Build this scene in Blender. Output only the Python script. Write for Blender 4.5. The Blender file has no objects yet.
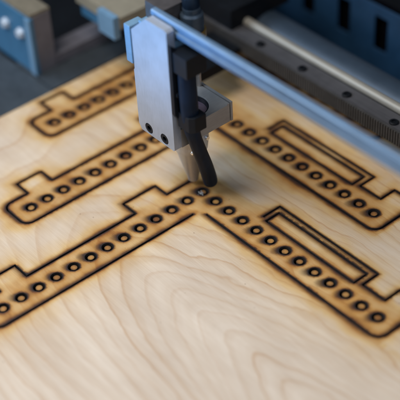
import bpy, bmesh, math, random
import numpy as np
from mathutils import Vector, Matrix
from mathutils.geometry import delaunay_2d_cdt

S = 0.01                      # one unit below = one hole spacing = 1 cm
random.seed(4)
sc = bpy.context.scene
COL = sc.collection

# ------------------------------------------------------------------ helpers
def tag(o, label=None, cat=None, group=None, kind=None):
    if label: o['label'] = label
    if cat: o['category'] = cat
    if group: o['group'] = group
    if kind: o['kind'] = kind
    return o

def empty(name, loc, label, cat, group=None):
    o = bpy.data.objects.new(name, None)
    COL.objects.link(o)
    o.location = Vector(loc) * S
    o.empty_display_size = 0.01
    return tag(o, label, cat, group)

def link(name, bm, mat, parent=None, smooth=None, bevel=0.0, segs=2):
    """bmesh (in units, world placed) -> one mesh object"""
    if bevel:
        es = [e for e in bm.edges if len(e.link_faces) == 2 and e.calc_face_angle(0) > math.radians(35)]
        bmesh.ops.bevel(bm, geom=es, offset=bevel, segments=segs, affect='EDGES', profile=0.5, clamp_overlap=True)
    bmesh.ops.recalc_face_normals(bm, faces=bm.faces)
    off = Vector((0, 0, 0))
    if parent is not None:
        off = parent.location
        q = parent.parent
        while q is not None:
            off = off + q.location
            q = q.parent
        off = off / S
    bmesh.ops.translate(bm, verts=bm.verts, vec=-off)
    bmesh.ops.scale(bm, verts=bm.verts, vec=(S, S, S))
    me = bpy.data.meshes.new(name)
    bm.to_mesh(me); bm.free()
    mats = mat if isinstance(mat, (list, tuple)) else [mat]
    for m in mats: me.materials.append(m)
    if smooth is not None:
        for p in me.polygons: p.use_smooth = True
        try:
            me.set_sharp_from_angle(angle=math.radians(smooth))
        except Exception:
            pass
    o = bpy.data.objects.new(name, me)
    COL.objects.link(o)
    if bevel and smooth is not None:
        wn = o.modifiers.new('even_normals', 'WEIGHTED_NORMAL'); wn.keep_sharp = True; wn.weight = 100
    o.parent = parent
    return o

def bm_box(x0, x1, y0, y1, z0, z1, bm=None):
    bm = bm or bmesh.new()
    v = [bm.verts.new((x, y, z)) for z in (z0, z1) for y in (y0, y1) for x in (x0, x1)]
    for f in ((0, 2, 3, 1), (4, 5, 7, 6), (0, 1, 5, 4), (2, 6, 7, 3), (0, 4, 6, 2), (1, 3, 7, 5)):
        bm.faces.new([v[i] for i in f])
    return bm

def bm_lathe(profile, centre, axis='Z', n=48, bm=None, caps=True):
    """profile: list of (r, h) along axis"""
    bm = bm or bmesh.new()
    rings = []
    for r, h in profile:
        ring = []
        for k in range(n):
            a = 2 * math.pi * k / n
            p = (r * math.cos(a), r * math.sin(a), h)
            if axis == 'X': p = (p[2], p[0], p[1])
            elif axis == 'Y': p = (p[1], p[2], p[0])
            ring.append(bm.verts.new((p[0] + centre[0], p[1] + centre[1], p[2] + centre[2])))
        rings.append(ring)
    for a, b in zip(rings, rings[1:]):
        for k in range(n):
            bm.faces.new((a[k], a[(k + 1) % n], b[(k + 1) % n], b[k]))
    if caps:
        if profile[0][0] > 1e-6: bm.faces.new(list(reversed(rings[0])))
        if profile[-1][0] > 1e-6: bm.faces.new(rings[-1])
    return bm

def spline(pts, n):
    """Catmull-Rom through rows of numbers"""
    P = np.array(pts, float)
    P = np.vstack([2 * P[0] - P[1], P, 2 * P[-1] - P[-2]])
    out = []
    for i in range(1, len(P) - 2):
        for k in range(n):
            t = k / n
            a, b, c, d = P[i - 1], P[i], P[i + 1], P[i + 2]
            out.append(0.5 * (2 * b + (c - a) * t + (2 * a - 5 * b + 4 * c - d) * t * t + (3 * b - a - 3 * c + d) * t ** 3))
    out.append(P[-2])
    return np.array(out)

def bm_tube(path, n=28, bm=None, round_end=False):
    """path rows: x, y, z, r"""
    bm = bm or bmesh.new()
    path = [tuple(p) for p in path]
    if round_end:
        a, b = Vector(path[-2][:3]), Vector(path[-1][:3])
        d = (b - a).normalized(); r = path[-1][3]
        for t in (0.35, 0.65, 0.85, 0.97):
            rr = r * (1 - 0.62 * t ** 3)
            q = b + d * r * 0.42 * math.sin(t * math.pi / 2)
            path.append((q.x, q.y, q.z, rr))
    rings = []
    nrm = Vector((0.31, 0.9, 0.2))
    for i, p in enumerate(path):
        a = Vector(path[max(i - 1, 0)][:3]); b = Vector(path[min(i + 1, len(path) - 1)][:3])
        t = (b - a).normalized()
        u = (nrm - t * nrm.dot(t)).normalized(); nrm = u
        w = t.cross(u)
        rings.append([bm.verts.new(Vector(p[:3]) + (u * math.cos(2 * math.pi * k / n) + w * math.sin(2 * math.pi * k / n)) * p[3]) for k in range(n)])
    for a, b in zip(rings, rings[1:]):
        for k in range(n):
            bm.faces.new((a[k], a[(k + 1) % n], b[(k + 1) % n], b[k]))
    bm.faces.new(list(reversed(rings[0]))); bm.faces.new(rings[-1])
    return bm

def bm_plate(outer, holes, w0, w1, to3d):
    """flat plate with holes: outline in (u, v), thickness w0..w1, to3d(u, v, w) -> point"""
    verts = []; faces = []
    for loop in [outer] + holes:
        if sum(a[0] * b[1] - b[0] * a[1] for a, b in zip(loop, loop[1:] + loop[:1])) < 0: loop = loop[::-1]
        i0 = len(verts)
        verts += [Vector((p[0], p[1])) for p in loop]
        faces.append(list(range(i0, len(verts))))
    ov, oe, of, _, _, orig = delaunay_2d_cdt(verts, [], faces, 1, 1e-7)
    keep = [f for f, o in zip(of, orig) if 0 in o and len(o) == 1]
    bm = bmesh.new()
    lo = [bm.verts.new(to3d(v.x, v.y, w0)) for v in ov]
    hi = [bm.verts.new(to3d(v.x, v.y, w1)) for v in ov]
    cnt = {}
    for f in keep:
        bm.faces.new([hi[i] for i in f]); bm.faces.new([lo[i] for i in reversed(f)])
        for a, b in zip(f, f[1:] + f[:1]): cnt[(a, b)] = 1
    for (a, b) in cnt:
        if (b, a) not in cnt: bm.faces.new((hi[b], hi[a], lo[a], lo[b]))
    for v in [v for v in bm.verts if not v.link_faces]: bm.verts.remove(v)
    bmesh.ops.recalc_face_normals(bm, faces=bm.faces)
    bmesh.ops.dissolve_limit(bm, angle_limit=0.01, verts=bm.verts, edges=bm.edges)
    return bm

def circ(cx, cy, r, n=32):
    return [(cx + r * math.cos(2 * math.pi * k / n), cy + r * math.sin(2 * math.pi * k / n)) for k in range(n)]

# ------------------------------------------------------------------ materials
class N:
    def __init__(self, name):
        self.m = bpy.data.materials.new(name); self.m.use_nodes = True
        self.t = self.m.node_tree; self.b = self.t.nodes['Principled BSDF']
    def new(self, typ, **k):
        n = self.t.nodes.new(typ)
        for a, v in k.items(): setattr(n, a, v)
        return n
    def put(self, sock, v):
        if isinstance(v, bpy.types.NodeSocket): self.t.links.new(v, sock)
        else: sock.default_value = v
    def math(self, op, a, b=0.0, c=None, clamp=False):
        n = self.new('ShaderNodeMath', operation=op); n.use_clamp = clamp
        self.put(n.inputs[0], a); self.put(n.inputs[1], b)
        if c is not None: self.put(n.inputs[2], c)
        return n.outputs[0]
    def mix(self, f, a, b, typ='MIX'):
        n = self.new('ShaderNodeMix', data_type='RGBA', blend_type=typ)
        self.put(n.inputs[0], f); self.put(n.inputs[6], a); self.put(n.inputs[7], b)
        return n.outputs[2]
    def coord(self, scale, out='Object'):
        tc = self.new('ShaderNodeTexCoord'); mp = self.new('ShaderNodeMapping')
        self.t.links.new(tc.outputs[out], mp.inputs[0]); mp.inputs['Scale'].default_value = scale
        return mp.outputs[0]
    def noise(self, vec, scale=1.0, detail=3.0, rough=0.5, dist=0.0):
        n = self.new('ShaderNodeTexNoise')
        self.put(n.inputs['Vector'], vec); n.inputs['Scale'].default_value = scale
        n.inputs['Detail'].default_value = detail; n.inputs['Roughness'].default_value = rough
        n.inputs['Distortion'].default_value = dist
        return n.outputs['Fac']
    def ramp(self, f, stops):
        n = self.new('ShaderNodeValToRGB'); self.put(n.inputs[0], f)
        e = n.color_ramp.elements
        while len(e) < len(stops): e.new(0.5)
        for k, (p, c) in enumerate(stops):
            e[k].position = p; e[k].color = c if len(c) == 4 else (*c, 1)
        return n.outputs[0]
    def bump(self, h, strength=0.2, dist=0.0005):
        n = self.new('ShaderNodeBump'); n.inputs['Strength'].default_value = strength
        n.inputs['Distance'].default_value = dist; self.put(n.inputs['Height'], h)
        self.t.links.new(n.outputs[0], self.b.inputs['Normal'])

def metal(name, col, rough=0.4, metallic=0.8, var=0.12, streak=(300, 300, 900), spec=0.5, bump=0.06, cloud=90):
    n = N(name)
    v = n.coord((1, 1, 1)); vs = n.coord(streak)
    a = n.noise(v, cloud, 4, 0.6); b = n.noise(vs, 1.0, 3, 0.6)
    f = n.math('ADD', n.math('MULTIPLY', a, 0.55), n.math('MULTIPLY', b, 0.45))
    c0 = tuple(x * (1 - 2.2 * var) for x in col); c1 = tuple(min(1, x * (1 + 2.2 * var)) for x in col)
    n.put(n.b.inputs['Base Color'], n.ramp(f, [(0.25, c0), (0.75, c1)]))
    n.put(n.b.inputs['Roughness'], n.math('ADD', rough - 0.1, n.math('MULTIPLY', f, 0.2)))
    n.b.inputs['Metallic'].default_value = metallic
    n.b.inputs['Specular IOR Level'].default_value = spec
    n.bump(f, bump, 0.0003)
    return n.m

M = {}
M['plate'] = metal('brushed_aluminium', (0.42, 0.46, 0.54), 0.42, 0.45, 0.09, (2600, 2600, 160), bump=0.1)
M['block'] = metal('bead_blasted_aluminium', (0.34, 0.33, 0.325), 0.45, 0.5, 0.1, (2500, 120, 2500), bump=0.1)
M['nozzle'] = metal('nozzle_alloy', (0.56, 0.57, 0.585), 0.36, 0.45, 0.05, (1500, 1500, 200))
M['chrome'] = metal('chrome', (0.85, 0.85, 0.86), 0.14, 1.0, 0.02)
M['blue'] = metal('blue_anodised_bar', (0.115, 0.19, 0.295), 0.42, 0.25, 0.12, (60, 900, 900))
M['bluebox'] = metal('blue_paint', (0.045, 0.15, 0.27), 0.5, 0.1, 0.1)
M['bluepale'] = metal('pale_blue_paint', (0.15, 0.27, 0.40), 0.42, 0.1, 0.08)
M['lav'] = metal('grey_casting', (0.14, 0.135, 0.16), 0.55, 0.2, 0.12)
M['cream'] = metal('cream_plate', (0.25, 0.22, 0.165), 0.5, 0.1, 0.1)
M['rail'] = metal('slate_rail', (0.036, 0.045, 0.055), 0.55, 0.1, 0.2)
M['wall'] = metal('navy_panel', (0.009, 0.038, 0.085), 0.5, 0.1, 0.14)
M['steel'] = metal('ground_steel', (0.27, 0.25, 0.215), 0.5, 0.3, 0.08, (20, 900, 900))
M['extr'] = metal('grey_blue_extrusion', (0.042, 0.062, 0.09), 0.4, 0.4, 0.1, (20, 900, 900))
M['ledge'] = metal('grey_ledge', (0.075, 0.072, 0.078), 0.5, 0.3, 0.15, (30, 900, 900))
M['belt'] = metal('grey_belt_rubber', (0.035, 0.032, 0.03), 0.6, 0.0, 0.25)
M['black'] = metal('black_plastic', (0.004, 0.006, 0.010), 0.5, 0.0, 0.25, bump=0.12, spec=0.22)
M['dark'] = metal('dark_machine_paint', (0.004, 0.005, 0.007), 0.6, 0.0, 0.3, spec=0.15)
M['tan'] = metal('dull_tan_cover', (0.17, 0.145, 0.105), 0.55, 0.1, 0.15)
M['pitch'] = metal('pitch_black', (0.002, 0.002, 0.003), 0.9, 0.0, 0.2, spec=0.02)
M['brown'] = metal('dark_grey_block', (0.055, 0.05, 0.052), 0.55, 0.1, 0.2)
M['brass'] = metal('brass', (0.42, 0.26, 0.08), 0.32, 0.85, 0.1)
M['bolt'] = metal('zinc_bolt', (0.62, 0.68, 0.76), 0.35, 0.4, 0.06)
M['tube'] = metal('black_rubber_tube', (0.006, 0.013, 0.026), 0.5, 0.0, 0.25, (900, 900, 90), 0.12)
M['pin'] = metal('pin_steel', (0.45, 0.40, 0.36), 0.4, 0.6, 0.08)

def glass_mat():
    n = N('coated_lens')
    v = n.coord((1, 1, 1))
    sep = n.new('ShaderNodeSeparateXYZ'); n.t.links.new(v, sep.inputs[0])
    lw = n.new('ShaderNodeLayerWeight'); lw.inputs['Blend'].default_value = 0.45
    n.put(n.b.inputs['Base Color'], n.ramp(lw.outputs['Facing'], [(0.0, (0.10, 0.05, 0.015)), (1.0, (0.42, 0.30, 0.45))]))
    n.b.inputs['Roughness'].default_value = 0.06
    n.b.inputs['Metallic'].default_value = 0.35
    n.b.inputs['Coat Weight'].default_value = 1.0
    return n.m
M['lens'] = glass_mat()

def wood_mat():
    n = N('birch_plywood')
    uv = n.coord((100, 100, 100))              # units
    sep = n.new('ShaderNodeSeparateXYZ'); n.t.links.new(uv, sep.inputs[0])
    X, Y = sep.outputs[0], sep.outputs[1]
    w1 = n.noise(n.coord((9, 16, 1)), 1.0, 2, 0.5)       # slow warp
    w2 = n.noise(n.coord((34, 75, 1)), 1.0, 3, 0.55)
    w3 = n.noise(n.coord((150, 420, 1)), 1.0, 3, 0.6)
    wy = n.math('ADD', n.math('ADD', n.math('MULTIPLY', n.math('SUBTRACT', w1, 0.5), 2.6), n.math('MULTIPLY', n.math('SUBTRACT', w2, 0.5), 0.75)), n.math('MULTIPLY', n.math('SUBTRACT', w3, 0.5), 0.09))
    dy = n.math('ADD', n.math('SUBTRACT', Y, -5.6), wy)
    # plain sawn rings: sqrt(dy^2 + b^2) - slope * x  -> nested cathedrals opening to +x
    r = n.math('MULTIPLY', n.math('POWER', n.math('ADD', n.math('MULTIPLY', dy, dy), 0.12), 0.62), 0.78)
    g = n.math('DIVIDE', 1.0, n.math('ADD', 1.0, n.math('MULTIPLY', n.math('MULTIPLY', dy, dy), 0.075)))
    fld = n.math('SUBTRACT', r, n.math('MULTIPLY', n.math('MULTIPLY', n.math('SUBTRACT', X, 5.0), g), 0.55))
    fld = n.math('ADD', fld, n.math('MULTIPLY', n.math('SUBTRACT', w1, 0.5), 1.2))
    ph = n.math('ADD', fld, 40.35)
    fr = n.math('FRACT', n.math('ADD', ph, n.math('MULTIPLY', w2, 0.25)))
    line = n.ramp(fr, [(0.0, (0.1,) * 3), (0.45, (0.08,) * 3), (0.80, (0.34,) * 3), (0.90, (0.95,) * 3), (0.95, (1,) * 3), (1.0, (0.06,) * 3)])
    cell = n.new('ShaderNodeTexWhiteNoise', noise_dimensions='1D')
    n.put(cell.inputs['W'], n.math('FLOOR', n.math('ADD', ph, n.math('MULTIPLY', w2, 0.25))))
    gain = n.math('ADD', 0.35, n.math('MULTIPLY', cell.outputs['Value'], 0.75))
    fade = n.noise(n.coord((18, 30, 1)), 1.0, 2, 0.5)
    line = n.math('MULTIPLY', n.math('MULTIPLY', line, gain), n.math('ADD', 0.25, n.math('MULTIPLY', fade, 1.1)))
    fib = n.noise(n.coord((70, 2100, 1)), 1.0, 4, 0.65)
    fib2 = n.noise(n.coord((24, 420, 1)), 1.0, 3, 0.6)
    cloud = n.noise(n.coord((16, 42, 1)), 1.0, 3, 0.55)
    base = n.mix(n.ramp(cloud, [(0.3, (0,) * 3), (0.7, (1,) * 3)]), (0.55, 0.44, 0.345, 1), (0.675, 0.565, 0.46, 1))
    bn = n.new('ShaderNodeTexNoise', noise_dimensions='1D'); n.put(bn.inputs['W'], n.math('MULTIPLY', ph, 1.7)); bn.inputs['Scale'].default_value = 1.0; bn.inputs['Detail'].default_value = 2
    bands = n.ramp(bn.outputs['Fac'], [(0.35, (0,) * 3), (0.68, (1,) * 3)])
    base = n.mix(n.math('MULTIPLY', bands, 0.26), base, (0.50, 0.365, 0.25, 1))
    base = n.mix(n.math('MULTIPLY', line, 0.56), base, (0.40, 0.205, 0.08, 1))
    fmix = n.math('ADD', n.math('MULTIPLY', fib, 0.6), n.math('MULTIPLY', fib2, 0.4))
    base = n.mix(0.8, base, n.ramp(fmix, [(0.25, (0.30,) * 3), (0.75, (0.70,) * 3)]), 'SOFT_LIGHT')
    # tiny brown pores / flecks
    vor = n.new('ShaderNodeTexVoronoi', feature='F1'); n.put(vor.inputs['Vector'], n.coord((140, 200, 1))); vor.inputs['Scale'].default_value = 1.0
    sepc = n.new('ShaderNodeSeparateColor'); n.t.links.new(vor.outputs['Color'], sepc.inputs[0])
    fl = n.math('MULTIPLY', n.math('LESS_THAN', vor.outputs['Distance'], 0.055), n.math('GREATER_THAN', sepc.outputs[0], 0.86))
    base = n.mix(n.math('MULTIPLY', fl, 0.6), base, (0.16, 0.09, 0.05, 1))
    # laser heat: amber toasting and black soot carried per vertex
    at = n.new('ShaderNodeAttribute', attribute_name='amber'); so = n.new('ShaderNodeAttribute', attribute_name='soot')
    tn = n.noise(n.coord((60, 110, 1)), 1.0, 4, 0.6)
    amb = n.math('MULTIPLY', at.outputs['Fac'], n.math('ADD', 0.48, n.math('MULTIPLY', tn, 0.95)), clamp=True)
    toast = n.ramp(amb, [(0.0, (1, 1, 1)), (0.22, (0.96, 0.78, 0.46)), (0.5, (0.72, 0.44, 0.15)), (0.75, (0.34, 0.155, 0.05)), (1.0, (0.10, 0.045, 0.025))])
    base = n.mix(1.0, base, toast, 'MULTIPLY')
    sn = n.noise(n.coord((260, 260, 1)), 1.0, 3, 0.6)
    soot = n.math('MULTIPLY', so.outputs['Fac'], n.math('ADD', 0.72, n.math('MULTIPLY', sn, 0.55)), clamp=True)
    soot = n.math('POWER', soot, 1.15)
    base = n.mix(soot, base, (0.010, 0.009, 0.011, 1))
    n.put(n.b.inputs['Base Color'], base)
    n.put(n.b.inputs['Roughness'], n.math('ADD', 0.48, n.math('MULTIPLY', fib, 0.2)))
    n.b.inputs['Specular IOR Level'].default_value = 0.35
    n.bump(n.math('ADD', fmix, n.math('MULTIPLY', line, 0.3)), 0.22, 0.0002)
    return n.m
M['wood'] = wood_mat()
def char_mat():
    n = N('charred_edge')
    f = n.noise(n.coord((900, 900, 300)), 1.0, 3)
    n.put(n.b.inputs['Base Color'], n.ramp(f, [(0.3, (0.006, 0.005, 0.005)), (0.8, (0.030, 0.018, 0.012))]))
    n.b.inputs['Roughness'].default_value = 0.8
    return n.m
M['char'] = char_mat()

# ------------------------------------------------------------------ plywood sheet with laser-cut strips
SHEET = (-12.45, 19.0, -19.0, 14.0)
KW = 0.105            # kerf width
APEX = [(0.0, 0.0), (-5.0, 5.0), (-10.0, 10.0)]

def fillet(pts, radii):
    out = []
    for i, p in enumerate(pts):
        r = radii.get(i, 0)
        if not r: out.append(p); continue
        a, b, c = Vector(pts[i - 1]), Vector(p), Vector(pts[i + 1])
        d1 = (a - b).normalized(); d2 = (c - b).normalized()
        ctr = b + (d1 + d2) * r
        p0 = b + d1 * r; p1 = b + d2 * r
        a0 = math.atan2(p0.y - ctr.y, p0.x - ctr.x); a1 = math.atan2(p1.y - ctr.y, p1.x - ctr.x)
        da = (a1 - a0 + math.pi) % (2 * math.pi) - math.pi
        for k in range(9):
            t = a0 + da * k / 8
            out.append((ctr.x + r * math.cos(t), ctr.y + r * math.sin(t)))
    return out

def path_a(top):
    return fillet([(1, -1.45), (1, -13), (-1, -13), (-1, -11.5), (-2, -11.5), (-2, -10), (-1, -10), (-1, -3.5), (-2, -3.5), (-2, -1.45), (-1.06, -1.45), (-1.06, top)], {1: 0.5, 2: 0.45})
def path_b():
    return fillet([(1.45, -1), (13, -1), (13, 2), (11.5, 2), (11.5, 1), (10.1, 1), (10.1, 2.02), (3.5, 2.02), (3.5, 0.9)], {1: 0.55, 2: 0.3})
RECT = [(3.82, 0.8), (9.74, 0.8), (9.74, 1.66), (3.82, 1.66)]

def stroke(pts, w, closed=False):
    """offset a polyline into closed loop(s)"""
    P = [Vector(p) for p in pts]; n = len(P); L = []; R = []
    for i in range(n):
        if closed: a, b = P[i - 1], P[(i + 1) % n]
        else: a = P[i - 1] if i else None; b = P[i + 1] if i < n - 1 else None
        d1 = (P[i] - a).normalized() if a is not None else None
        d2 = (b - P[i]).normalized() if b is not None else None
        d1 = d1 or d2; d2 = d2 or d1
        n1 = Vector((-d1.y, d1.x)); n2 = Vector((-d2.y, d2.x))
        m = (n1 + n2); m = m / m.length_squared * 2
        L.append(P[i] + m * w / 2); R.append(P[i] - m * w / 2)
    if closed: return L, R
    return L + R[::-1], None

HOLES = [(0, -i) for i in range(13)] + [(j, 0) for j in range(1, 13)]
R_IN, R_OUT = 0.162, 0.295

verts2 = []; faces2 = []; owner = []         # owner: what each input polygon means
def add_poly(pts, what):
    if sum(a[0] * b[1] - b[0] * a[1] for a, b in zip(pts, list(pts[1:]) + [pts[0]])) < 0: pts = list(pts)[::-1]
    if what[0] != 'sheet':                     # keep edges short so heat marks vary smoothly along them
        q = []
        for a, b in zip(pts, list(pts[1:]) + [pts[0]]):
            n = max(1, int(math.hypot(b[0] - a[0], b[1] - a[1]) / 0.13))
            q += [(a[0] + (b[0] - a[0]) * k / n, a[1] + (b[1] - a[1]) * k / n) for k in range(n)]
        pts = q
    i0 = len(verts2)
    verts2.extend(Vector((p[0], p[1])) for p in pts)
    faces2.append(list(range(i0, len(verts2)))); owner.append(what)
segsA = []
add_poly([(SHEET[0], SHEET[2]), (SHEET[1], SHEET[2]), (SHEET[1], SHEET[3]), (SHEET[0], SHEET[3])], ('sheet',))
def inside(p): return SHEET[0] < p[0] < SHEET[1] and SHEET[2] < p[1] < SHEET[3]
rings = []
for s, (ax, ay) in enumerate(APEX):
    top = 0.2 if s == 0 else 1.0
    sh = lambda pts: [(p[0] + ax, p[1] + ay) for p in pts]
    A = sh(path_a(top)); B = sh(path_b()); Rr = sh(RECT)
    segsA += list(zip(A, A[1:])) + list(zip(B, B[1:])) + list(zip(Rr, Rr[1:] + Rr[:1]))
    corner = sh([(1, -1)])[0]; tops = sh([(-1.06, 1), (3.5, 1)])
    strip = A + ([tops[0]] if top < 1 else []) + [tops[1]] + B[::-1] + [corner]
    add_poly(strip, ('strip', s))
    add_poly(stroke(A, KW)[0], ('kerf',)); add_poly(stroke(B, KW)[0], ('kerf',))
    l, r_ = stroke(Rr, KW, True)
    big, small = (l, r_) if abs(l[0][0] - ax - 3.82) > 0 and l[0][0] < r_[0][0] else (r_, l)
    add_poly(big, ('kerf',)); add_poly(small, ('island', s))
    for i, (hx, hy) in enumerate(HOLES):
        c = (hx + ax, hy + ay)
        if c[1] > SHEET[3] - 0.5: continue
        rings.append(c)
        add_poly(circ(*c, R_OUT, 36), ('kerf',)); add_poly(circ(*c, R_IN, 24), ('disc', s, i))

# distance fields (numpy)
SEG = np.array([[a[0], a[1], b[0], b[1]] for a, b in segsA]); RING = np.array(rings)
def dist(P):
    d = np.full(len(P), 9.0)
    for x0, y0, x1, y1 in SEG:
        ex, ey = x1 - x0, y1 - y0; L = ex * ex + ey * ey + 1e-12
        t = np.clip(((P[:, 0] - x0) * ex + (P[:, 1] - y0) * ey) / L, 0, 1)
        d = np.minimum(d, np.hypot(P[:, 0] - x0 - t * ex, P[:, 1] - y0 - t * ey))
    return np.maximum(d - KW / 2, 0)
def dring(P):
    d = np.full(len(P), 9.0)
    for x, y in RING:
        d = np.minimum(d, np.abs(np.hypot(P[:, 0] - x, P[:, 1] - y) - (R_IN + R_OUT) / 2))
    return np.maximum(d - (R_OUT - R_IN) / 2, 0)

# extra points so that soot can vary smoothly
rng = np.random.default_rng(2)
def grid(st, x0=SHEET[0], x1=SHEET[1], y0=SHEET[2], y1=SHEET[3]):
    gx, gy = np.meshgrid(np.arange(x0 + st / 2, x1, st), np.arange(y0 + st / 2, y1, st))
    P = np.c_[gx.ravel(), gy.ravel()]
    P += rng.uniform(-.2, .2, P.shape) * st
    return P
fine = grid(0.11); dl, dr = dist(fine), dring(fine); df = np.minimum(dl, dr)
fine = fine[(df < 0.48) & (df > 0.03)]
mid = grid(0.27); dm = np.minimum(dist(mid), dring(mid)); mid = mid[(dm >= 0.48) & (dm < 2.2)]
coarse = grid(0.9); dc = np.minimum(dist(coarse), dring(coarse)); coarse = coarse[dc >= 2.2]
extra = np.vstack([fine, mid, coarse])
verts2 += [Vector((float(x), float(y))) for x, y in extra]
ov, oe, of, _, _, orig = delaunay_2d_cdt(verts2, [], faces2, 0, 1e-6)
V = np.array([(v.x, v.y) for v in ov])

# heat and soot per vertex; the air jet drags soot towards (-0.65, -0.76)
RT = np.array([0.65, 0.76])
soot = np.zeros(len(V)); amber = np.zeros(len(V))
d0, r0 = dist(V), dring(V)
rc = np.full(len(V), 9.0)
for hx_, hy_ in RING: rc = np.minimum(rc, np.hypot(V[:, 0] - hx_, V[:, 1] - hy_))
on_disc = rc <= R_IN + 1e-4
PULL = rng.uniform(0.15, 1.15, len(RING))          # every hole smoked a little differently
for k in range(9):
    t = 0.46 * k / 8
    P = V + RT * t
    rr = np.full(len(V), 9.0)
    pull = np.ones(len(V)); 
    for q_, (hx_, hy_) in enumerate(RING):
        dd = np.hypot(P[:, 0] - hx_, P[:, 1] - hy_); pull = np.where(dd < rr, PULL[q_], pull); rr = np.minimum(rr, dd)
    lim = R_OUT * (1 - 0.32 * t / 0.46)
    soot = np.maximum(soot, np.exp(-(np.maximum(rr - lim, 0) / (0.035 + 0.03 * pull)) ** 2) * (0.95 - (1.15 - 0.6 * pull) * (t / 0.46) ** 1.4))
soot[on_disc] = 0.7 * np.exp(-((R_IN - rc[on_disc]) / 0.035) ** 2)
for k in range(6):
    t = 0.30 * k / 5
    soot = np.maximum(soot, np.exp(-(dist(V + RT * t) / 0.03) ** 2) * (0.85 - 2.2 * t) * (~on_disc))
near = np.minimum(d0, r0)
P = V + RT * 0.2
dn = np.minimum(dist(P), dring(P))
from mathutils import noise as mn
nz = np.array([mn.noise((float(a) * .55, float(b) * .8, 3.1)) + 0.6 * mn.noise((float(a) * 1.7, float(b) * 2.3, 9.7)) for a, b in V])
wide = np.clip(0.92 + 0.65 * nz, 0.25, 1.6)            # smoke stains are patchy
amber = 0.44 * np.exp(-near / 0.075) + 0.19 * wide * np.exp(-dn / (0.17 + 0.10 * wide)) + 0.17 * wide * np.exp(-near / (0.35 + 0.4 * wide))
dn_id = np.array([mn.noise((round(float(a)) * 1.37, round(float(b)) * 2.11, 0.5)) for a, b in V])
amber[on_disc] = (0.40 + 0.16 * dn_id)[on_disc]
def strip_body(P):
    m = np.zeros(len(P))
    for ax, ay in APEX:
        x, y = P[:, 0] - ax, P[:, 1] - ay
        a = np.clip(1.35 - np.abs(x), 0, .35) / .35 * (y < 1.0) * (y > -13.2)
        b = np.clip(1.35 - np.abs(y), 0, .35) / .35 * (x > -1.0) * (x < 13.2)
        m = np.maximum(m, np.maximum(a, b))
    return m
amber += 0.05 * np.exp(-near / 1.9) + 0.19 * strip_body(V) * (0.75 + 0.5 * wide / 2)
# smoke drifted below the upper strip beside the head
x, y = V[:, 0], V[:, 1]
amber += 0.42 * np.exp(-np.clip(3.95 - y, 0, 9) / 0.75) * (y < 3.95) * np.exp(-((x - 1.0) / 3.4) ** 2)
amber += 0.22 * np.exp(-np.clip(-1.05 - y, 0, 9) / 0.5) * (y < -1.0) * (x > 1.3) * np.exp(-((x - 9.5) / 5.0) ** 2)
amber += 0.16 * np.exp(-((x + 1.0) ** 2 + (y - 0.2) ** 2) / 1.1)
# further back the sheet is browner
amber += 0.12 * np.clip((y - x * 0.6 - 2) / 9, 0, 1)
amber = np.clip(amber, 0, 1); soot = np.clip(soot, 0, 1)

# sort the triangles into pieces
pieces = {}
for f, o in zip(of, orig):
    if 0 not in o: continue
    key = 'panel'; kerf = False
    for q in o:
        w = owner[q]
        if w[0] == 'kerf': kerf = True
    disc = [owner[q] for q in o if owner[q][0] in ('disc', 'island')]
    if disc: key = disc[0]
    elif kerf: continue
    else:
        st = [owner[q] for q in o if owner[q][0] == 'strip']
        if st: key = st[0]
    pieces.setdefault(key, []).append(list(f))
edge_use = {}
for k, fs in pieces.items():
    for f in fs:
        for a, b in zip(f, f[1:] + f[:1]): edge_use[(a, b)] = k

TH = 0.42
def piece_mesh(name, key, parent, origin, dz=0.0, tilt=(0, 0)):
    fs = pieces[key]
    ids = sorted({i for f in fs for i in f}); loc = {i: k for k, i in enumerate(ids)}
    co = []; am = []; so = []
    def zz(i): return dz + tilt[0] * (V[i, 0] - origin[0]) + tilt[1] * (V[i, 1] - origin[1])
    for i in ids: co.append((V[i, 0], V[i, 1], zz(i))); am.append(amber[i]); so.append(soot[i])
    faces = [[loc[i] for i in f] for f in fs]; mi = [0] * len(faces)
    low = {}
    def lo(i):
        if i not in low:
            low[i] = len(co); co.append((V[i, 0], V[i, 1], zz(i) - TH)); am.append(1.0); so.append(1.0)
        return low[i]
    for f in fs:
        for a, b in zip(f, f[1:] + f[:1]):
            if (b, a) not in edge_use:
                faces.append([loc[b], loc[a], lo(a), lo(b)]); mi.append(1)
    me = bpy.data.meshes.new(name)
    # every plywood mesh keeps the sheet's own coordinates, so the grain runs through
    me.from_pydata([(c[0] * S, c[1] * S, c[2] * S) for c in co], [], faces)
    me.materials.append(M['wood']); me.materials.append(M['char'])
    me.polygons.foreach_set('material_index', mi)
    for nm, arr in (('amber', am), ('soot', so)):
        at = me.attributes.new(nm, 'FLOAT', 'POINT'); at.data.foreach_set('value', np.array(arr, np.float32))
    me.update()
    o = bpy.data.objects.new(name, me); COL.objects.link(o); o.parent = parent
    return o

sheet = empty('plywood_sheet', (0, 0, 0), 'pale birch plywood sheet with scorched laser-cut strips of holes, under the laser head', 'plywood sheet')
piece_mesh('panel', 'panel', sheet, (0, 0))
for s, (ax, ay) in enumerate(APEX):
    st = piece_mesh('cut_strip', ('strip', s), sheet, (ax, ay))
    for i, (hx, hy) in enumerate(HOLES):
        if ('disc', s, i) in pieces:
            piece_mesh('cut_disc', ('disc', s, i), st, (hx + ax, hy + ay), -0.03 - 0.03 * random.random(), (random.uniform(-.06, .06), random.uniform(-.06, .06)))
    if ('island', s) in pieces:
        piece_mesh('cut_rectangle', ('island', s), st, (ax + 6.8, ay + 1.2), -0.012)

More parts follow.
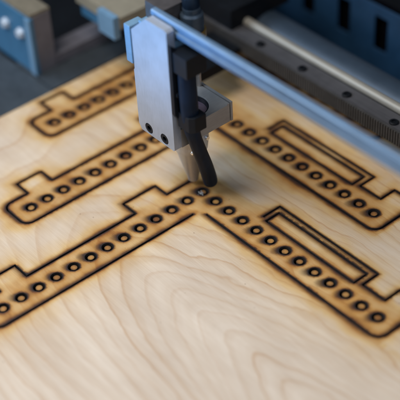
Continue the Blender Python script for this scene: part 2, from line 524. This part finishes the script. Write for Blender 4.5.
# ash crumbs in the hole being cut
def ash_mat():
    n = N('ash'); f = n.noise(n.coord((2500, 2500, 2500)), 1.0, 2)
    n.put(n.b.inputs['Base Color'], n.ramp(f, [(0.35, (0.10, 0.095, 0.09)), (0.65, (0.42, 0.40, 0.39))])); n.b.inputs['Roughness'].default_value = 0.9
    return n.m
bm = bmesh.new()
spots = [(0.02 + random.gauss(0, .13), -0.13 + random.gauss(0, .07)) for _ in range(16)]
for cx, cy in spots:
    r = random.uniform(0.018, 0.05)
    pts = [Vector((random.uniform(-1, 1) * r * 1.5, random.uniform(-1, 1) * r, random.uniform(0, 1) * r)) for _ in range(9)]
    b2 = bmesh.new(); vs = [b2.verts.new(Vector((cx, cy, 0.0)) + p) for p in pts]
    h = bmesh.ops.convex_hull(b2, input=vs)
    bmesh.ops.delete(b2, geom=[v for v in b2.verts if not v.link_faces], context='VERTS')
    tm = bpy.data.meshes.new('crumb_tmp'); b2.to_mesh(tm); b2.free(); bm.from_mesh(tm); bpy.data.meshes.remove(tm)
tag(link('ash_crumbs', bm, ash_mat()), 'tiny grey ash crumbs in the hole just below the nozzle', 'ash', None, 'stuff')

# ------------------------------------------------------------------ laser head
AX, AY = -0.85, 0.12
head = empty('laser_head', (AX, AY, 0.2), 'silver laser cutting head with black air tube, its nozzle just above the plywood', 'laser head')
to_xz = lambda y: (lambda u, v, w: (u, w, v))
# mounting plate (faces -Y) with two countersunk screws
scr = [(-1.58, 4.05), (-0.40, 4.05)]
outl = [(-2.36, 4.0), (-2.16, 3.7), (0.28, 3.7), (0.34, 3.76), (0.34, 10.3), (0.2, 10.4), (-1.15, 10.4), (-2.3, 9.35), (-2.3, 7.2), (-2.36, 7.1)]
pl = link('mounting_plate', bm_plate(outl, [circ(a, b, 0.29, 28) for a, b in scr], -1.81, -1.36, lambda u, v, w: (u, w, v)), M['plate'], head, 30, 0.035)
for a, b in scr:
    bm = bm_lathe([(0.285, -1.45), (0.285, -1.76), (0.25, -1.80), (0.14, -1.80), (0.14, -1.60), (0.0001, -1.60)], (a, 0, b), 'Y', 28)
    link('screw', bm, M['black'], pl, 30)
link('side_flange', bm_plate([(-1.88, 7.45), (-1.0, 7.15), (-1.0, 9.5), (-1.88, 9.5)], [], -2.78, -2.32, lambda u, v, w: (w, u, v)), M['bluepale'], head, 30, 0.06)
link('carriage_block', bm_box(-2.28, 0.30, -1.355, -0.5, 6.6, 9.65), M['bluepale'], head, 30, 0.05)
link('top_block', bm_box(-2.28, -0.98, -0.9, 0.5, 8.4, 10.5), M['brown'], head, 30, 0.06)
# lens block with bore
blk = link('lens_block', bm_plate([(-2.3, -1.355), (0.34, -1.355), (0.34, 1.70), (-2.3, 1.70)], [circ(AX, AY, 0.98, 56)], 3.7, 4.78, lambda u, v, w: (u, v, w)), M['block'], head, 30, 0.04)
link('lens_tray', bm_box(0.34, 0.40, -0.55, 1.52, 4.25, 4.775), M['block'], blk, 30, 0.02)
link('rear_lip', bm_box(-2.3, 0.34, 1.745, 1.88, 3.7, 4.80), M['block'], blk, 30, 0.03)
link('lens_ring', bm_lathe([(0.975, 4.3), (0.975, 4.72), (0.90, 4.72), (0.88, 4.5), (0.88, 4.3)], (AX, AY, 0), 'Z', 56, caps=False), M['black'], blk, 30)
link('lens', bm_lathe([(0.885, 4.50), (0.6, 4.57), (0.3, 4.61), (0.0001, 4.625)], (AX, AY, 0), 'Z', 56), M['lens'], blk, 60)
# nozzle: collar and cone with a fine bore
noz = link('nozzle', bm_lathe([(0.55, 3.72), (0.90, 3.70), (0.90, 2.92), (0.87, 2.86), (0.87, 2.7), (0.83, 2.36), (0.78, 2.30), (0.34, 0.62), (0.31, 0.58), (0.27, 0.30), (0.22, 0.24), (0.08, 0.24), (0.08, 0.6)], (AX, AY, 0), 'Z', 56, caps=False), M['nozzle'], head, 35)
link('set_screw', bm_lathe([(0.15, -0.05), (0.15, 0.10), (0.10, 0.14), (0.0001, 0.14)], (AX + 0.62, AY - 0.42, 2.55), 'X', 20), M['chrome'], noz, 30)
link('set_screw', bm_lathe([(0.10, -0.05), (0.10, 0.12), (0.0001, 0.12)], (AX + 0.86, AY + 0.30, 3.2), 'X', 20), M['chrome'], noz, 30)
# black C-shaped tube bracket on the plate's right edge
prof = [(-1.80, 5.95), (-1.45, 5.35), (-0.85, 5.2), (-0.85, 6.05), (-1.18, 6.15), (-1.30, 6.45), (-1.30, 7.9), (-1.2, 8.2), (-0.62, 8.25), (-0.62, 9.25), (-1.35, 9.35), (-1.80, 9.75)]
brk = link('tube_bracket', bm_plate(prof, [], 0.345, 0.56, lambda u, v, w: (w, u, v)), M['black'], head, 30, 0.03)
link('clamp', bm_plate([(0.5, -1.62), (1.30, -1.62), (1.52, -1.4), (1.52, -0.72), (0.5, -0.72)], [], 5.2, 6.05, lambda u, v, w: (u, v, w)), M['black'], brk, 30, 0.05)
link('clamp', bm_box(0.5, 1.52, -1.72, -0.55, 8.35, 9.4), M['black'], brk, 30, 0.08)
for z in (9.2, 7.0):
    link('screw', bm_lathe([(0.14, 0), (0.14, 0.08), (0.09, 0.11), (0.09, 0.05), (0.0001, 0.05)], (0.55, -1.55, z), 'X', 20), M['black'], brk, 30)
tp = spline([(0.93, -1.22, 9.0, .43), (0.93, -1.24, 8.0, .43), (0.93, -1.24, 6.6, .43), (0.93, -1.2, 5.4, .40), (0.94, -1.06, 4.55, .35), (0.76, -0.62, 3.3, .35), (0.55, -0.16, 2.1, .36), (0.38, 0.16, 1.15, .37), (0.29, 0.30, 0.72, .36)], 8)
link('air_tube', bm_tube(tp, 32, round_end=True), M['tube'], head, 60)
link('guide_pin', bm_lathe([(0.17, 4.75), (0.17, 7.3), (0.13, 7.36)], (-1.9, 1.62, 0), 'Z', 24), M['pin'], head, 30)
# beam fitting above the lens
fit = link('beam_fitting', bm_lathe([(0.52, 9.1), (0.55, 9.15), (0.55, 9.95), (0.48, 10.05), (0.42, 10.05), (0.42, 10.3)], (-0.62, 0.45, 0), 'Z', 40), M['extr'], head, 30)
link('collar', bm_lathe([(0.50, 8.75), (0.64, 8.78), (0.64, 9.12), (0.5, 9.14)], (-0.62, 0.45, 0), 'Z', 40), M['brass'], fit, 30)
hs = spline([(-0.62, 0.45, 10.1, .40), (-0.72, 0.5, 10.6, .40), (-1.15, 0.65, 11.0, .40), (-2.0, 1.1, 11.1, .40), (-3.3, 2.2, 10.9, .40), (-4.4, 3.6, 10.2, .40)], 8)
tag(link('black_hose', bm_tube(hs, 24), M['tube'], None, 60), 'short black hose bending out of the fitting on top of the laser head', 'hose')

# ------------------------------------------------------------------ long blue bar in front of the gantry
prof = []                                             # rounded bar with a shallow groove along its front
for cy, cz, a0 in ((-1.05, 10.50, 0), (-1.19, 10.50, 90), (-1.19, 9.95, 180), (-1.05, 9.95, 270)):
    for k in range(5):
        a = math.radians(a0 + 90 * k / 4); prof.append((cy + 0.12 * math.cos(a), cz + 0.12 * math.sin(a)))
    if a0 == 90: prof += [(-1.31, 10.36), (-1.22, 10.32), (-1.22, 10.16), (-1.31, 10.12)]
tag(link('blue_bar', bm_plate(prof, [], -1.35, 26, lambda u, v, w: (w, u, v)), M['blue'], None, 40), 'long light blue bar running from the laser head across the picture to the right edge', 'bar')

# ------------------------------------------------------------------ gantry beam behind the head
gan = empty('gantry_beam', (4, 9, 1.7), 'long grey gantry beam with ribbed belt and bright steel rail behind the laser head', 'gantry beam')
link('beam_body', bm_box(-10.5, 26, 8.12, 9.0, 1.7, 2.66), M['ledge'], gan, 30, 0.04)
bm = bm_box(-10.4, 26, 8.03, 8.115, 1.7, 2.55)
k = -10.3
while k < 25.9:
    bm_box(k, k + 0.10, 7.985, 8.028, 1.73, 2.52, bm); k += 0.17
link('ribbed_belt', bm, M['belt'], gan)
for i in range(10):
    x = -11.3 + 3.26 * i
    if x < -10: continue
    link('bolt', bm_lathe([(0.25, 2.655), (0.25, 2.72), (0.20, 2.76), (0.13, 2.76), (0.13, 2.69), (0.0001, 2.69)], (x, 8.36, 0), 'Z', 24), M['dark'], gan, 30)
link('dark_rail_cover', bm_box(-10.8, -6.9, 8.13, 12.5, 2.67, 3.9), M['dark'], gan, 30, 0.06)  # black box added to hide the rail end where it fades into dark
link('guide_rail', bm_lathe([(0.26, -10.2), (0.26, 26)], (0, 9.28, 2.78), 'X', 32), M['steel'], gan, 30)
link('back_extrusion', bm_plate([(9.62 + 1.15 - 1.15 * math.cos(math.radians(a)), 1.55 + 1.15 * math.sin(math.radians(a))) for a in range(-20, 201, 10)], [], -10.5, 26, lambda u, v, w: (w, u, v)), M['extr'], gan, 40, 0.05)

# ------------------------------------------------------------------ machine back wall with vertical slots
slots = []
for i in range(8):
    cx = -8.9 + 2.95 * i
    slots.append([(cx - .50, -0.45), (cx + .50, -0.45), (cx + .50, 1.75), (cx - .50, 1.75)])
bp = tag(link('back_panel', bm_plate([(-14, -5), (24, -5), (24, 2.45), (-14, 2.45)], slots, 16.0, 16.12, lambda u, v, w: (u, w, v)), M['wall'], None, 30, 0.05), 'dark blue machine wall with upright black slots, behind the gantry beam', 'panel')
link('slot_dark_sheet', bm_box(-14, 24, 16.5, 16.6, -5, 2.4), M['pitch'], bp)  # black sheet added behind the slots, stands for the darkness inside

# ------------------------------------------------------------------ blurred machine parts on the left
BX = -14.27
blu = empty('bearing_block', (-16.5, 0.7, 0.0), 'blue machine block with two pale bolts at the upper left corner', 'machine block')
link('body', bm_box(-20.5, BX, 0.05, 1.2, 0.1, 3.75), M['lav'], blu, 30, 0.06)
link('face_plate', bm_box(-20.5, BX + 0.05, -0.18, 0.04, 0.05, 3.75), M['bluebox'], blu, 30, 0.05)
link('corner_strip', bm_box(BX - 0.42, BX + 0.08, -0.26, -0.183, 0.05, 3.7), M['bluepale'], blu, 30, 0.03)
link('top_cover', bm_box(-20.5, BX - .05, -0.1, 1.25, 3.755, 3.95), M['tan'], blu, 30, 0.05)
for x, z in ((-16.85, 2.42), (-15.35, 2.42)):
    link('bolt', bm_lathe([(0.36, -0.175), (0.36, -0.24), (0.28, -0.26), (0.28, -0.40), (0.24, -0.43), (0.0001, -0.43)], (x, 0, z), 'Y', 6), M['bolt'], blu, 30)
tag(link('side_rail', bm_box(-15.6, -14.3, 1.25, 13, 0.12, 0.75), M['lav'], None, 30, 0.06), 'grey lavender rail running back from the blue block', 'rail')
tag(link('bed_rail', bm_box(-21, -12.5, -20, 0.0 - 0.3, -1.2, -0.1, bm_box(-16.2, -12.5, -0.29, 15, -1.2, 0.08)), M['rail'], None, 30, 0.05), 'dark slate rail along the far left edge of the plywood', 'rail')
car = empty('carriage', (-11, 5, 2.2), 'cream topped carriage plate with pale blue end, behind and left of the laser head', 'carriage')
link('top_plate', bm_box(-14.6, -10.5, 3.24, 13, 3.3, 4.0), M['cream'], car, 30, 0.06)
link('end_block', bm_box(-12.0, -10.55, 2.85, 3.235, 2.75, 4.12), M['bluepale'], car, 30, 0.16)
link('body', bm_box(-14.4, -12.15, 3.4, 6, 2.5, 3.29), M['bluebox'], car, 30, 0.05)
tag(link('drive_box', bm_box(-8.6, -5.15, 4.4, 6.7, 1.9, 2.5, bm_box(-8.4, -6.0, 6.72, 7.97, 1.8, 2.05)), M['dark'], None, 30, 0.05), 'black drive box behind the head, joining it to the gantry', 'machine box')

# ------------------------------------------------------------------ setting: the bed below
bm = bm_box(-60, 60, -60, 60, -2.2, -2.0)
tag(link('ground', bm, M['dark']), kind='structure')

# ------------------------------------------------------------------ camera
roll, pitch, yaw = 0.0463665430274928, 0.8679727364585385, 0.8654767431179633
C = Vector((38.04992173776968, -30.105460763890328, 40.484081274308515)); F = 1260.08786831802
Rm = Matrix.Rotation(yaw, 3, 'Z') @ Matrix.Rotation(roll, 3, 'Y') @ Matrix.Rotation(pitch, 3, 'X')
cam = bpy.data.cameras.new('camera'); co = bpy.data.objects.new('camera', cam); COL.objects.link(co)
co.matrix_world = Matrix.Translation(C * S) @ Rm.to_4x4()
cam.sensor_fit = 'HORIZONTAL'; cam.sensor_width = 36; cam.lens = F / 400 * 36
cam.clip_start = 0.01; cam.clip_end = 20
cam.dof.use_dof = True; cam.dof.focus_distance = 60.3 * S; cam.dof.aperture_fstop = 6.0
cam.dof.aperture_blades = 0
sc.camera = co

# ------------------------------------------------------------------ light
w = bpy.data.worlds.new('World'); sc.world = w; w.use_nodes = True
bg = w.node_tree.nodes['Background']; bg.inputs[0].default_value = (0.72, 0.84, 1.0, 1); bg.inputs[1].default_value = 0.08
def area(name, loc, target, size, energy, col, sy=None):
    l = bpy.data.lights.new(name, 'AREA'); l.energy = energy; l.color = col; l.size = size * S
    if sy: l.shape = 'RECTANGLE'; l.size_y = sy * S
    o = bpy.data.objects.new(name, l); COL.objects.link(o)
    o.location = Vector(loc) * S
    o.rotation_euler = (Vector(target) - Vector(loc)).to_track_quat('-Z', 'Y').to_euler()
    return o
area('overhead_lamp', (-4, -18, 50), (1, -2, 0), 20, 2.05, (1.0, 0.95, 0.88))
area('side_fill', (62, -8, 38), (0, 0, 3), 40, 1.2, (0.72, 0.84, 1.0))  # added soft fill, brightens the right faces of the head
area('window_light', (-52, -48, 52), (-3, 0, 4), 50, 6.6, (0.66, 0.82, 1.0))

l = bpy.data.lights.new('added_blue_spot', 'SPOT'); l.energy = 9.0; l.color = (0.10, 0.45, 1.0); l.spot_size = math.radians(20); l.spot_blend = 1.0; l.shadow_soft_size = 0.02  # unseen blue spot, added to tint the upper part of the plate
lo_ = bpy.data.objects.new('added_blue_spot', l); COL.objects.link(lo_)
lo_.location = Vector((-9, -42, 5.5)) * S
lo_.rotation_euler = (Vector((-1.2, -1.8, 12.0)) - Vector((-9, -42, 5.5))).to_track_quat('-Z', 'Y').to_euler()

sc.view_settings.view_transform = 'Standard'; sc.view_settings.look = 'None'
sc.view_settings.exposure = 0; sc.view_settings.gamma = 1
sc.render.engine = 'CYCLES'
